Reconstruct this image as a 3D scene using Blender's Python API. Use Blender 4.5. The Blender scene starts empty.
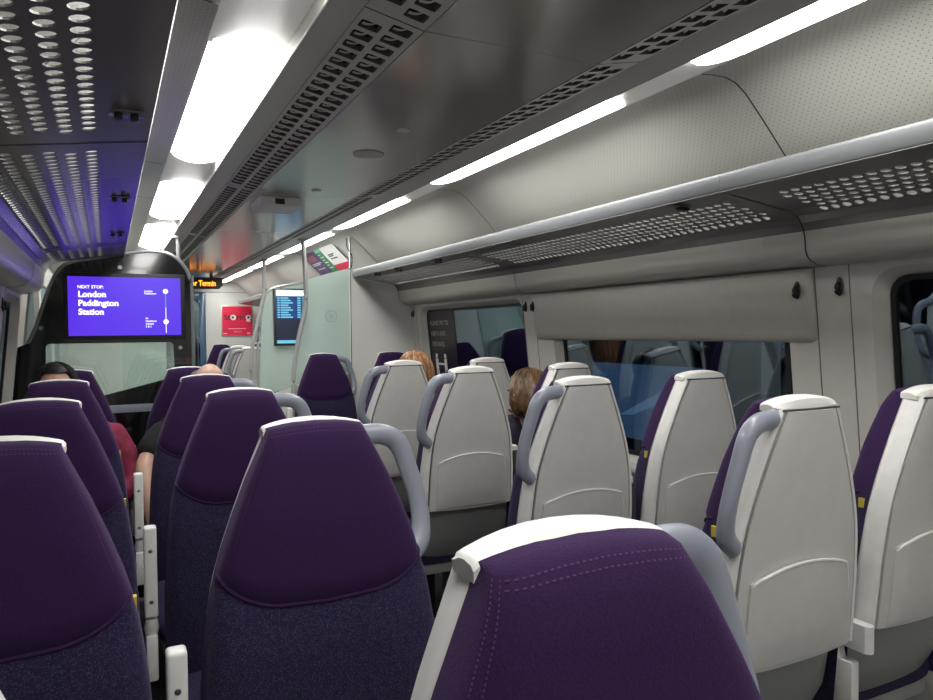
import bpy, bmesh, math, random
from mathutils import Vector, Matrix
random.seed(7)
PI = math.pi
SC = bpy.context.scene
COL = SC.collection
OFF = {}          # world offset of every object's mesh origin

# ------------------------------------------------------------------ materials
def mat(name, col, rough=.5, metal=0., spec=.5, emit=None, estr=0., coat=0., sheen=0.):
    m = bpy.data.materials.new(name); m.use_nodes = True
    b = m.node_tree.nodes['Principled BSDF']
    b.inputs['Base Color'].default_value = (*col, 1)
    b.inputs['Roughness'].default_value = rough
    b.inputs['Metallic'].default_value = metal
    b.inputs['Specular IOR Level'].default_value = spec
    b.inputs['Coat Weight'].default_value = coat
    b.inputs['Sheen Weight'].default_value = sheen
    if emit:
        b.inputs['Emission Color'].default_value = (*emit, 1)
        b.inputs['Emission Strength'].default_value = estr
    return m

def lin(r, g, b):
    f = lambda c: (c/255/12.92) if c/255 <= .04045 else ((c/255+.055)/1.055)**2.4
    return (f(r), f(g), f(b))

def noisy(m, scale, lo, hi, bump=0., detail=3., stretch=None, coord='Object'):
    nt = m.node_tree; b = nt.nodes['Principled BSDF']
    tc = nt.nodes.new('ShaderNodeTexCoord'); mp = nt.nodes.new('ShaderNodeMapping')
    nt.links.new(tc.outputs[coord], mp.inputs['Vector'])
    if stretch: mp.inputs['Scale'].default_value = stretch
    n = nt.nodes.new('ShaderNodeTexNoise'); n.inputs['Scale'].default_value = scale; n.inputs['Detail'].default_value = detail
    nt.links.new(mp.outputs[0], n.inputs['Vector'])
    r = nt.nodes.new('ShaderNodeValToRGB')
    r.color_ramp.elements[0].position = .35; r.color_ramp.elements[1].position = .65
    r.color_ramp.elements[0].color = (*lo, 1); r.color_ramp.elements[1].color = (*hi, 1)
    nt.links.new(n.outputs['Fac'], r.inputs['Fac']); nt.links.new(r.outputs['Color'], b.inputs['Base Color'])
    if bump:
        bp = nt.nodes.new('ShaderNodeBump'); bp.inputs['Strength'].default_value = bump; bp.inputs['Distance'].default_value = .002
        nt.links.new(n.outputs['Fac'], bp.inputs['Height']); nt.links.new(bp.outputs[0], b.inputs['Normal'])
    return m

M = {}
M['white'] = noisy(mat('white_plastic', (.62, .61, .585), .38), 40, (.60, .595, .575), (.64, .635, .61))
M['panel'] = noisy(mat('grey_white_moulding', (.48, .475, .455), .45), 25, (.465, .46, .44), (.49, .485, .465))
M['sensorwhite'] = mat('sensor_white', (.85, .85, .83), .4)
M['lip'] = mat('pale_lip_plastic', (.7, .69, .66), .35)
M['groove'] = mat('dark_seam', (.035, .035, .035), .7)
M['joint'] = mat('panel_joint_grey', (.13, .125, .11), .7)
M['handle'] = mat('grey_handle_plastic', lin(134, 138, 150), .28)
M['pad'] = mat('charcoal_pad', (.03, .031, .034), .6)
M['screw'] = mat('screw_steel', (.25, .25, .24), .35, .9)
M['darkgrey'] = mat('dark_grey_cover', (.24, .25, .237), .5)
M['black'] = mat('black_plastic', (.008, .008, .009), .4)
M['gloss'] = mat('black_glass', (.006, .006, .007), .08, coat=.2)
M['rubber'] = mat('black_gasket', (.006, .006, .006), .5)
M['yellow'] = mat('yellow_label', lin(185, 165, 55), .6)
M['alu'] = mat('satin_aluminium', (.24, .25, .26), .40, .5)
M['steelpole'] = mat('grey_painted_pole', (.42, .42, .42), .3, .2)
M['ceil'] = noisy(mat('ceiling_panel_grey', (.43, .42, .39), .17, .3), 3, (.42, .41, .385), (.45, .44, .415))
M['vent'] = mat('vent_grey', (.62, .60, .565), .42, .1)
M['slotshade'] = mat('slot_side_shade', (.09, .088, .082), .6)  # shade inside the slots painted in, far darker than the plate
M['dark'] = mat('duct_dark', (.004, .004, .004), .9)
M['rackdark'] = mat('rack_underside_grey', (.19, .187, .18), .24, .2, .4)
M['cove'] = mat('cove_warm_grey', (.50, .485, .435), .33, .1)
M['wall'] = noisy(mat('wall_moulding', (.52, .505, .465), .5), 30, (.51, .495, .455), (.53, .515, .475))
M['header'] = noisy(mat('header_board_beige', (.46, .445, .40), .5), 30, (.45, .435, .39), (.47, .455, .41))
M['carpet'] = noisy(mat('carpet_dark', (.02, .02, .03), .95), 120, (.012, .012, .018), (.035, .033, .045), .4)
M['skin'] = noisy(mat('skin_tone', (.5, .28, .2), .5), 14, (.47, .26, .185), (.55, .32, .23))
M['skinpale'] = noisy(mat('pale_skin_tone', (.6, .37, .28), .5), 14, (.58, .36, .27), (.63, .40, .30))
M['eye'] = mat('eye_dark', (.01, .008, .006), .15)
M['eyewhite'] = mat('eye_white', (.7, .7, .68), .3)
M['lips'] = mat('lip_tone', (.35, .12, .1), .5)
M['maroon'] = noisy(mat('maroon_cloth', (.2, .012, .045), .85), 22, (.13, .008, .03), (.24, .018, .06), .5)
M['blacktee'] = noisy(mat('black_cotton', (.006, .006, .006), .9), 30, (.004, .004, .004), (.01, .01, .01), .3)
M['trouser'] = noisy(mat('dark_trousers', (.012, .013, .02), .9), 40, (.009, .01, .015), (.018, .02, .03), .3)
M['bluepat'] = noisy(mat('blue_patterned_cloth', (.05, .1, .3), .8), 55, (.01, .015, .06), (.16, .3, .6), .2, 2)
M['navycloth'] = noisy(mat('dark_purple_cloth', (.02, .015, .03), .9), 30, (.012, .01, .02), (.03, .02, .045), .3)
M['hairblack'] = noisy(mat('black_hair', (.01, .008, .008), .6, spec=.25), 60, (.004, .003, .003), (.02, .016, .016), .8, 3, (1, 1, .12))
M['hairginger'] = noisy(mat('ginger_hair', (.3, .13, .05), .45), 75, (.12, .045, .015), (.46, .23, .09), .8, 3, (1, 1, .08))
M['hairbrown'] = noisy(mat('brown_wavy_hair', (.12, .06, .025), .45), 38, (.016, .008, .004), (.17, .09, .04), .9, 3, (1, 1, .5))
M['hairgrey'] = noisy(mat('short_grey_hair', (.1, .09, .08), .7), 160, (.06, .05, .045), (.16, .14, .13), .5)
M['poster'] = mat('poster_red', lin(222, 30, 72), .4)
M['frame'] = mat('poster_frame_silver', (.5, .48, .45), .35, .6)
M['ink'] = mat('black_ink', (.01, .01, .01), .5)
M['paper'] = mat('white_paper', (.75, .75, .73), .6)
M['adpurple'] = mat('advert_purple', lin(95, 65, 120), .4)
M['adpink'] = mat('advert_dusty_pink', lin(170, 105, 120), .4)
M['adgreen'] = mat('advert_green', lin(40, 130, 75), .4)
M['admint'] = mat('advert_mint', lin(120, 200, 170), .4)
M['vinyl'] = mat('dark_plum_vinyl', (.018, .010, .020), .35)
M['vinyltext'] = mat('faded_vinyl_lettering', (.42, .34, .31), .6)
M['trimwhite'] = mat('white_door_panel', (.6, .6, .57), .45)
M['bluedoor'] = mat('blue_tinted_door', (.06, .12, .20), .2)
def emi(name, c, s):
    m = mat(name, (0, 0, 0), .3, emit=c, estr=s); return m
M['light'] = emi('lamp_diffuser', (1., .985, .95), 19.)
M['screen'] = emi('screen_violet', lin(86, 44, 226), 1.1)
M['screentext'] = emi('screen_lettering', (.95, .95, 1.), 1.5)
M['screenteal'] = emi('screen_teal', lin(70, 170, 215), 1.1)
M['screenpink'] = emi('screen_pink', lin(200, 60, 160), .8)
M['depart'] = emi('departures_navy', lin(42, 46, 72), .75)
M['departrow'] = emi('departures_row_cyan', lin(120, 205, 235), 1.)
M['departrow2'] = emi('departures_row_blue', lin(20, 70, 130), 1.)
M['departhead'] = emi('departures_header_white', (.9, .95, .95), 1.1)
M['led'] = emi('orange_led', (1., .30, .02), 3.6)
M['board'] = emi('hoarding_glow_blue', lin(48, 66, 90), 1.9)  # emission stands in for station light on the hoarding and bands
M['boardpale'] = emi('hoarding_glow_pale', lin(95, 120, 150), 1.3)
M['platform'] = emi('platform_band_glow', lin(70, 74, 74), 1.3)
M['tunnel'] = mat('tunnel_wall', (.03, .033, .033), .9)

def fabric(name, lo, hi, scale, speck=None):
    m = mat(name, lo, .95, spec=.15, sheen=.12)
    noisy(m, scale, lo, hi, .25, 2)
    b = m.node_tree.nodes['Principled BSDF']
    b.inputs['Sheen Tint'].default_value = (.55, .4, .75, 1)
    if speck:
        nt = m.node_tree
        tc = nt.nodes.new('ShaderNodeTexCoord')
        v = nt.nodes.new('ShaderNodeTexVoronoi'); v.inputs['Scale'].default_value = 340
        nt.links.new(tc.outputs['Object'], v.inputs['Vector'])
        r = nt.nodes.new('ShaderNodeValToRGB'); r.color_ramp.elements[0].position = .20; r.color_ramp.elements[1].position = .36
        r.color_ramp.elements[0].color = (1, 1, 1, 1); r.color_ramp.elements[1].color = (0, 0, 0, 1)
        nt.links.new(v.outputs['Distance'], r.inputs['Fac'])
        mx = nt.nodes.new('ShaderNodeMix'); mx.data_type = 'RGBA'
        src = b.inputs['Base Color'].links[0].from_socket
        nt.links.new(r.outputs['Color'], mx.inputs['Factor']); nt.links.new(src, mx.inputs['A'])
        mx.inputs['B'].default_value = (*speck, 1)
        nt.links.new(mx.outputs['Result'], b.inputs['Base Color'])
    return m
M['purple'] = fabric('purple_wool', (.0205, .007, .038), (.0265, .0103, .048), 420)
M['navy'] = fabric('speckled_navy_wool', (.0125, .0098, .030), (.0185, .0135, .040), 110, (.055, .050, .10))
M['stitch'] = mat('magenta_thread', (.060, .014, .075), .8)

def perforated(name, col, sx, sy, rad):
    """fine dark punched dots laid out by the surface's own UV in metres"""
    m = mat(name, col, .34); nt = m.node_tree; b = nt.nodes['Principled BSDF']
    uv = nt.nodes.new('ShaderNodeUVMap'); uv.uv_map = 'UVMap'
    sep = nt.nodes.new('ShaderNodeSeparateXYZ'); nt.links.new(uv.outputs[0], sep.inputs[0])
    def mth(op, a, bb=None):
        n = nt.nodes.new('ShaderNodeMath'); n.operation = op
        for i, x in enumerate((a, bb)):
            if x is None: continue
            if isinstance(x, (int, float)): n.inputs[i].default_value = x
            else: nt.links.new(x, n.inputs[i])
        return n.outputs[0]
    u = mth('DIVIDE', sep.outputs[0], sx); v = mth('DIVIDE', sep.outputs[1], sy)
    row = mth('FLOOR', v); odd = mth('MULTIPLY', mth('MODULO', row, 2), .5)
    fu = mth('MULTIPLY', mth('SUBTRACT', mth('FRACT', mth('ADD', u, odd)), .5), sx)
    fv = mth('MULTIPLY', mth('SUBTRACT', mth('FRACT', v), .5), sy)
    d = mth('SQRT', mth('ADD', mth('MULTIPLY', fu, fu), mth('MULTIPLY', fv, fv)))
    hole = mth('LESS_THAN', d, rad)
    mx = nt.nodes.new('ShaderNodeMix'); mx.data_type = 'RGBA'
    mx.inputs['A'].default_value = (*col, 1); mx.inputs['B'].default_value = (.03, .028, .025, 1)
    nt.links.new(hole, mx.inputs['Factor']); nt.links.new(mx.outputs['Result'], b.inputs['Base Color'])
    return m
M['perf'] = perforated('punched_lining', (.52, .505, .465), .0185, .0105, .00135)
M['ribbed'] = None
def ribbed():
    m = mat('ribbed_lens_glow', (.6, .59, .56), .35, emit=(1., .97, .92), estr=.12); nt = m.node_tree; b = nt.nodes['Principled BSDF']  # weak emission stands in for lamp light spilling into the covers
    tc = nt.nodes.new('ShaderNodeTexCoord'); w = nt.nodes.new('ShaderNodeTexWave'); w.inputs['Scale'].default_value = 60
    w.bands_direction = 'Y'; nt.links.new(tc.outputs['Object'], w.inputs['Vector'])
    bp = nt.nodes.new('ShaderNodeBump'); bp.inputs['Strength'].default_value = .5; bp.inputs['Distance'].default_value = .003
    nt.links.new(w.outputs['Fac'], bp.inputs['Height']); nt.links.new(bp.outputs[0], b.inputs['Normal'])
    return m
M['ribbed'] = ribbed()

def glass(name, tint, base, ior=1.5, diffuse=None, dmix=0., rough=0., gcol=(1, 1, 1)):
    m = bpy.data.materials.new(name); m.use_nodes = True; nt = m.node_tree; nt.nodes.clear()
    o = nt.nodes.new('ShaderNodeOutputMaterial'); t = nt.nodes.new('ShaderNodeBsdfTransparent'); g = nt.nodes.new('ShaderNodeBsdfGlossy')
    t.inputs[0].default_value = (*tint, 1); g.inputs['Roughness'].default_value = rough; g.inputs[0].default_value = (*gcol, 1)
    f = nt.nodes.new('ShaderNodeLayerWeight'); f.inputs['Blend'].default_value = .5
    pw = nt.nodes.new('ShaderNodeMath'); pw.operation = 'POWER'; pw.inputs[1].default_value = 5; nt.links.new(f.outputs['Facing'], pw.inputs[0])
    a = nt.nodes.new('ShaderNodeMath'); a.operation = 'MULTIPLY_ADD'; a.use_clamp = True; a.inputs[1].default_value = .9; a.inputs[2].default_value = base+((ior-1)/(ior+1))**2
    nt.links.new(pw.outputs[0], a.inputs[0])
    first = t.outputs[0]
    if diffuse:
        d = nt.nodes.new('ShaderNodeBsdfDiffuse'); d.inputs[0].default_value = (*diffuse, 1)
        mm = nt.nodes.new('ShaderNodeMixShader'); mm.inputs[0].default_value = dmix
        nt.links.new(t.outputs[0], mm.inputs[1]); nt.links.new(d.outputs[0], mm.inputs[2]); first = mm.outputs[0]
    mx = nt.nodes.new('ShaderNodeMixShader')
    nt.links.new(a.outputs[0], mx.inputs[0]); nt.links.new(first, mx.inputs[1]); nt.links.new(g.outputs[0], mx.inputs[2])
    nt.links.new(mx.outputs[0], o.inputs[0]); return m
M['winglass'] = glass('tinted_window_glass', (.66, .72, .75), .17, 1.5, gcol=(.68, .82, .93))
M['draught'] = glass('pale_green_glass', (.74, .84, .79), .03, 1.45, (.66, .76, .71), .55)
M['clear'] = glass('clear_glass', (.85, .92, .89), .03, 1.45, (.6, .68, .62), .22)

# ------------------------------------------------------------------ mesh builder
class MB:
    def __init__(s): s.v = []; s.f = []; s.mi = []; s.uv = {}
    def add(s, vs, fs, mi=0, uv=None):
        o = len(s.v); s.v += [tuple(v) for v in vs]
        if uv:
            for i, c in enumerate(uv): s.uv[o+i] = c
        for f in fs: s.f.append([o+i for i in f]); s.mi.append(mi)
        return s
    def box(s, x0, x1, y0, y1, z0, z1, bev=0., mi=0, seg=2):
        bm = bmesh.new(); bmesh.ops.create_cube(bm, size=1)
        for v in bm.verts: v.co = Vector(((x0+x1)/2+v.co.x*(x1-x0), (y0+y1)/2+v.co.y*(y1-y0), (z0+z1)/2+v.co.z*(z1-z0)))
        if bev: bmesh.ops.bevel(bm, geom=bm.edges[:], offset=bev, segments=seg, profile=.6, affect='EDGES')
        return s.bm(bm, mi)
    def bm(s, bm, mi=0, mtx=None):
        if mtx: bm.transform(mtx)
        bm.verts.index_update(); s.add([v.co[:] for v in bm.verts], [[v.index for v in f.verts] for f in bm.faces], mi); bm.free(); return s
    def mesh(s, me, mi=0, fn=None):
        s.add([fn(v.co) if fn else v.co[:] for v in me.vertices], [list(p.vertices) for p in me.polygons], mi); return s
    def grid(s, fn, us, vs, mi=0, uvfn=None, flip=False):
        nv = len(vs); V = []; U = []
        for u in us:
            for v in vs:
                V.append(fn(u, v)); U.append(uvfn(u, v) if uvfn else (u, v))
        F = []
        for i in range(len(us)-1):
            for j in range(nv-1):
                q = [i*nv+j, (i+1)*nv+j, (i+1)*nv+j+1, i*nv+j+1]
                F.append(q[::-1] if flip else q)
        return s.add(V, F, mi, U)
    def loft(s, rings, closed=True, caps=True, mi=0):
        n = len(rings[0]); V = [p for r in rings for p in r]; F = []
        for i in range(len(rings)-1):
            for j in range(n if closed else n-1):
                k = (j+1) % n; F.append([i*n+j, i*n+k, (i+1)*n+k, (i+1)*n+j])
        if caps: F.append(list(range(n))[::-1]); F.append([(len(rings)-1)*n+j for j in range(n)])
        return s.add(V, F, mi)
    def tube(s, pts, rad, n=10, mi=0, smooth=0, flat=None, up=(0, 0, 1)):
        P = [Vector(p) for p in pts]; R = rad if isinstance(rad, (list, tuple)) else [rad]*len(P)
        if smooth:
            Q = []; S = []
            for i in range(len(P)-1):
                a, b, c, d = P[max(i-1, 0)], P[i], P[i+1], P[min(i+2, len(P)-1)]
                for k in range(smooth):
                    t = k/smooth
                    Q.append(.5*((2*b)+(c-a)*t+(2*a-5*b+4*c-d)*t*t+(3*b-a-3*c+d)*t**3)); S.append(R[i]*(1-t)+R[i+1]*t)
            Q.append(P[-1]); S.append(R[-1]); P, R = Q, S
        rings = []; up = Vector(up)
        for i, p in enumerate(P):
            t = (P[min(i+1, len(P)-1)]-P[max(i-1, 0)]).normalized()
            a = t.cross(up)
            if a.length < .05: a = t.cross(Vector((1, 0, 0)))
            a.normalize(); b = a.cross(t).normalized(); fb = flat or 1.
            rings.append([p+a*(R[i]*fb*math.cos(2*PI*k/n))+b*(R[i]*math.sin(2*PI*k/n)) for k in range(n)])
        return s.loft(rings, mi=mi)
    def ball(s, c, r, mi=0, n=12, fn=None):
        r = r if isinstance(r, (tuple, list)) else (r, r, r)
        bm = bmesh.new(); bmesh.ops.create_uvsphere(bm, u_segments=n, v_segments=max(6, n*2//3), radius=1)
        for v in bm.verts:
            q = Vector((v.co.x*r[0], v.co.y*r[1], v.co.z*r[2])); v.co = (fn(q) if fn else q)+Vector(c)
        return s.bm(bm, mi)
    def disc(s, c, r, h, axis='z', n=20, mi=0):
        c = Vector(c); rings = []
        for d, rr in ((0, r), (h*.8, r), (h, r*.9)):
            ring = []
            for k in range(n):
                a = 2*PI*k/n; p, q = rr*math.cos(a), rr*math.sin(a)
                ring.append(c+Vector({'z': (p, q, d), 'y': (p, d, q), 'x': (d, p, q)}[axis]))
            rings.append(ring)
        return s.loft(rings, mi=mi)
    def slab(s, fn, us, vs, thick, mi=0):
        """closed curved slab: fn(u,v,t) t=0 front, t=thick back"""
        nu, nv = len(us), len(vs); V = [fn(u, v, t) for t in (0, thick) for u in us for v in vs]; F = []
        I = lambda k, i, j: k*nu*nv+i*nv+j
        for i in range(nu-1):
            for j in range(nv-1):
                F.append([I(0, i, j), I(0, i+1, j), I(0, i+1, j+1), I(0, i, j+1)]); F.append([I(1, i, j), I(1, i, j+1), I(1, i+1, j+1), I(1, i+1, j)])
        for i in range(nu-1):
            F.append([I(0, i, 0), I(1, i, 0), I(1, i+1, 0), I(0, i+1, 0)]); F.append([I(0, i, nv-1), I(0, i+1, nv-1), I(1, i+1, nv-1), I(1, i, nv-1)])
        for j in range(nv-1):
            F.append([I(0, 0, j), I(0, 0, j+1), I(1, 0, j+1), I(1, 0, j)]); F.append([I(0, nu-1, j), I(1, nu-1, j), I(1, nu-1, j+1), I(0, nu-1, j+1)])
        return s.add(V, F, mi)

def link(name, mb, mats, parent=None, smooth=True, world=True, origin=None, orient=None):
    mats = mats if isinstance(mats, (list, tuple)) else [mats]
    o0 = OFF.get(parent.name, Vector()) if (parent and world) else Vector()
    if parent is None and origin is None and mb.v:
        xs, ys, zs = zip(*mb.v); origin = ((min(xs)+max(xs))/2, (min(ys)+max(ys))/2, min(zs))
    org = Vector(origin) if (parent is None and origin is not None) else Vector()
    sh = o0+org
    me = bpy.data.meshes.new(name)
    me.from_pydata([(v[0]-sh.x, v[1]-sh.y, v[2]-sh.z) for v in mb.v], [], mb.f)
    for m in mats: me.materials.append(M[m] if isinstance(m, str) else m)
    me.polygons.foreach_set('material_index', mb.mi)
    if mb.uv:
        l = me.uv_layers.new(name='UVMap')
        for lp in me.loops:
            if lp.vertex_index in mb.uv: l.data[lp.index].uv = mb.uv[lp.vertex_index]
    bm = bmesh.new(); bm.from_mesh(me); 
    if orient:
        bm.normal_update(); dr = Vector(orient)
        for fc in bm.faces:
            if fc.normal.dot(dr) < 0: fc.normal_flip()
    else: bmesh.ops.recalc_face_normals(bm, faces=bm.faces)
    bm.to_mesh(me); bm.free()
    if smooth:
        me.shade_smooth() if hasattr(me, 'shade_smooth') else None
        me.polygons.foreach_set('use_smooth', [True]*len(me.polygons))
        me.set_sharp_from_angle(angle=math.radians(smooth if smooth is not True else 38))
    o = bpy.data.objects.new(name, me); COL.objects.link(o)
    if parent: o.parent = parent; OFF[o.name] = Vector(o0)
    else: o.location = org; OFF[o.name] = org
    return o

def tag(o, label, cat, group=None, kind=None):
    o['label'] = label; o['category'] = cat
    if group: o['group'] = group
    if kind: o['kind'] = kind
    return o
def root(name, loc, label=None, cat=None, group=None, kind=None):
    o = bpy.data.objects.new(name, None); COL.objects.link(o); o.location = loc; o.empty_display_size = .1
    OFF[o.name] = Vector(loc)
    if label: tag(o, label, cat, group)
    if kind: o['kind'] = kind
    return o
def struct(name, mb, mats, **k):
    o = link(name, mb, mats, **k)
    if not k.get('parent'): o['kind'] = 'structure'
    return o

def curve_mesh(splines, extrude=0., text=None, bold=0., align='LEFT'):
    """flat filled outline (holes allowed) or lettering, as a mesh in its own XY plane"""
    if text is not None:
        c = bpy.data.curves.new('tmp', 'FONT'); c.body = text; c.size = 1; c.offset = bold; c.align_x = align; c.resolution_u = 3
    else:
        c = bpy.data.curves.new('tmp', 'CURVE'); c.dimensions = '2D'; c.fill_mode = 'BOTH'
        for sp in splines:
            s = c.splines.new('POLY'); s.points.add(len(sp)-1); s.use_cyclic_u = True
            for p, q in zip(s.points, sp): p.co = (q[0], q[1], 0, 1)
    c.extrude = extrude
    o = bpy.data.objects.new('tmp', c); COL.objects.link(o)
    dg = bpy.context.evaluated_depsgraph_get(); dg.update()
    me = bpy.data.meshes.new_from_object(o.evaluated_get(dg))
    bpy.data.objects.remove(o); return me

def text_on(mb, txt, pos, size, xd, yd, bold=0., depth=.0006, mi=0, align='LEFT'):
    me = curve_mesh(None, depth/size, txt, bold, align)
    p, a, b = Vector(pos), Vector(xd), Vector(yd); n = a.cross(b)
    mb.mesh(me, mi, lambda c: p+a*(c.x*size)+b*(c.y*size)+n*(c.z*size)); bpy.data.meshes.remove(me)

def arc(cx, cy, r, a0, a1, n=6):
    return [(cx+r*math.cos(math.radians(a0+(a1-a0)*i/n)), cy+r*math.sin(math.radians(a0+(a1-a0)*i/n))) for i in range(n+1)]
def rrect(x0, x1, y0, y1, r, n=6):
    return arc(x1-r, y1-r, r, 0, 90, n)+arc(x0+r, y1-r, r, 90, 180, n)+arc(x0+r, y0+r, r, 180, 270, n)+arc(x1-r, y0+r, r, 270, 360, n)
def lerp(tab, x):
    if x <= tab[0][0]: return tab[0][1]
    for (a, b), (c, d) in zip(tab, tab[1:]):
        if x <= c: return b+(d-b)*(x-a)/(c-a)
    return tab[-1][1]
def lins(a, b, n): return [a+(b-a)*i/(n-1) for i in range(n)]

# ------------------------------------------------------------------ carriage shell (x across, y along, z up)
Y0, Y1 = -1.9, 10.4
PB, PR, PR2 = 4.05, 5.07, 6.6        # partitions: near side, far side, second far side
def wx(z):                            # side wall profile
    return lerp([(0, 1.27), (.75, 1.287), (1.57, 1.205), (2.2, 1.16)], z)
UND = [(.759, 1.773), (1.039, 1.735), (1.075, 1.722), (1.093, 1.702), (1.105, 1.678)]
COVE = [(1.105, 1.678), (1.111, 1.65), (1.113, 1.622), (1.120, 1.604), (1.135, 1.590), (1.165, 1.578), (1.215, 1.571)]
PERF = [(.612, 2.070), (.66, 2.075), (.71, 2.076), (.75, 2.066), (.79, 2.040), (.85, 1.983), (.90, 1.933), (.946, 1.886), (1.02, 1.835), (1.12, 1.80), (1.2, 1.79)]

mb = MB(); mb.box(-1.3, 1.3, Y0-.05, Y1+.05, -.06, 0); struct('floor', mb, 'carpet', smooth=False)

# ceiling: reflective centre panels with joints, plus the dark void above
mb = MB()
yj = [Y0, -.45, 1.42, 3.34, 5.1, 7.0, 8.8, Y1]
for a, b in zip(yj, yj[1:]): mb.box(-.2245, .2245, a+.0015, b-.0015, 2.015, 2.03, .001, seg=1)
mb.box(-1.3, 1.3, Y0-.05, Y1+.05, 2.16, 2.2, mi=1)
mb.box(-.23, .23, Y0, Y1, 2.034, 2.04, mi=1)
struct('ceiling', mb, ['ceil', 'dark'], smooth=False)

# punched lining between light and rack (both sides) with joints
NT = [0]
def trim(mb, mats, **k):
    NT[0] += 1; return struct('trim_%d' % NT[0], mb, mats, **k)
for s in (1, -1):
    mb = MB(); L = [0]
    for (a, b), (c, d) in zip(PERF, PERF[1:]): L.append(L[-1]+math.hypot(c-a, d-b))
    js = [Y0, -.45, 1.485, 3.25, PR-.02] if s > 0 else [Y0, -.3, 1.60, 3.2, PB-.02]
    js += ([6.62, 8.4, Y1] if s > 0 else [6.62, 8.4, Y1])
    idx = list(range(len(PERF)))
    for n, (a, b) in enumerate(zip(js, js[1:])):
        mb.grid(lambda u, v: (s*PERF[v][0], u, PERF[v][1]), [a+.0025, b-.0025], idx, 0, lambda u, v: (u+5, L[v]+1))
    # dark backing behind the joints
    mb.grid(lambda u, v: (s*(PERF[v][0]+.012), u, PERF[v][1]+.012), [Y0, Y1], idx, 1)
    trim(mb, ['perf', 'dark'], orient=(-s*.5, 0, -1))
    # narrow plain strip and lip between grille and lamp
    mb = MB(); prof = [(.358, 2.042), (.36, 2.041), (.43, 2.030), (.437, 2.0285), (.4385, 2.031), (.4385, 2.078)]
    mb.grid(lambda u, v: (s*prof[v][0], u, prof[v][1]), [Y0, Y1], list(range(len(prof))))
    trim(mb, ['vent'])
    mb = MB(); mb.tube([(s*.4385, Y0, 2.031), (s*.4385, Y1, 2.031)], .004, 8); mb.box(min(s*.4390, s*.4405), max(s*.4390, s*.4405), Y0, Y1, 2.03, 2.06); trim(mb, 'trimwhite')

# air vents: two staggered rows of scooped slots
def vent(s, y0, y1, label):
    r = root('air_vent', (s*.29, (y0+y1)/2, 2.03), label, 'air vent', 'slotted ceiling vents')
    mb = MB(); x0, x1 = .2265, .357; H = .0575; rows = [(.2265, .2915, .263, 0), (.2915, .357, .323, .5)]
    zf = lambda x: 2.015+(x-.2265)*.207
    P = lambda x, y, dz=0: (s*x, y, zf(x)+dz)
    n = int((y1-y0)/H)
    for xa, xb, xc, sh in rows:
        ys = y0+.002
        first = y0+.012+sh*H
        mb.add([P(xa, ys), P(xb, ys), P(xb, first), P(xa, first)], [[0, 1, 2, 3]])
        y = first
        while y+H < y1-.005:
            hx, hy = .023, .019; yc = y+H/2; N = 16
            hole = [P(xc+hx*max(-1, min(1, 1.35*math.cos(2*PI*k/N))), yc+hy*max(-1, min(1, 1.35*math.sin(2*PI*k/N)))) for k in range(N)]
            out = []
            for k in range(N):
                c, sn = math.cos(2*PI*k/N), math.sin(2*PI*k/N); q = max(abs(c), abs(sn)); c /= q; sn /= q
                out.append(P(xc+(c*(xb-xc) if c > 0 else c*(xc-xa)), yc+sn*H/2))
            deep = [(v[0], v[1], v[2]+.012) for v in hole]
            mb.add(hole+out, [[k, (k+1) % N, N+(k+1) % N, N+k] for k in range(N)])
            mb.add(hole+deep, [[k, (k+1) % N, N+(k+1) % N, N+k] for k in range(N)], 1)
            # scoop bridging the slot on the slant
            g = []
            for t in lins(-.55, .55, 7):
                dz = .0035+.004*(t/.55)**2
                g.append([P(xc+hx*t, yc+t*hy*1.1-.0062, dz), P(xc+hx*t, yc+t*hy*1.1+.0062, dz)])
            mb.loft(g, closed=False, caps=False)
            y += H
        mb.add([P(xa, y), P(xb, y), P(xb, y1-.002), P(xa, y1-.002)], [[0, 1, 2, 3]])
    link('slotted_plate', mb, ['vent', 'slotshade'], r, smooth=False, orient=(0, 0, -1))
    mb = MB(); mb.box(min(s*x0, s*x1), max(s*x0, s*x1), y0, y1, 2.062, 2.068); link('duct', mb, 'dark', r, smooth=False)  # black sheet stands in for the darkness behind the slots
where = ['above the camera', 'beside the ceiling sensor box', 'past the ceiling sensor box', 'over the doorway', 'in the far saloon']
vj = [-.45, 1.42, 3.34, 5.1, 7.0, Y1]
for s in (1, -1):
    for i, (a, b) in enumerate(zip(vj, vj[1:])):
        vent(s, a, b, 'slotted ceiling vent %s, %s' % (where[i], 'on the poster side' if s > 0 else 'on the violet screen side'))

# lamps: bright diffuser segments separated by ribbed covers given a faint glow of their own
def lamp(s, y0, y1, label):
    r = root('ceiling_light', (s*.525, (y0+y1)/2, 2.07), label, 'ceiling light', 'fluorescent strip lights')
    prof = [(.441, 2.058), (.45, 2.056), (.47, 2.054), (.50, 2.053), (.525, 2.053), (.555, 2.056), (.58, 2.061), (.60, 2.067), (.612, 2.071)]
    mb = MB(); 
    ey = lambda u, v: u+(1 if u < (y0+y1)/2 else -1)*.055*((prof[v][0]-.526)/.086)**2
    mb.slab(lambda u, v, t: (s*prof[v][0], ey(u, v), prof[v][1]+t), lins(y0, y1, 4), list(range(9)), .006); link('diffuser', mb, 'light', r)
segs = [(-1.8, -.42), (0.0, 1.40), (1.74, 3.04), (3.50, 4.62), (4.92, 6.25), (6.55, 7.85), (8.15, 9.3), (9.5, 10.2)]
nm = ['behind the camera', 'at the top edge of the picture', 'above the second row of seats', 'before the end of the rack', 'over the doorway', 'past the doorway', 'in the far saloon', 'touching the end wall']
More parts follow.
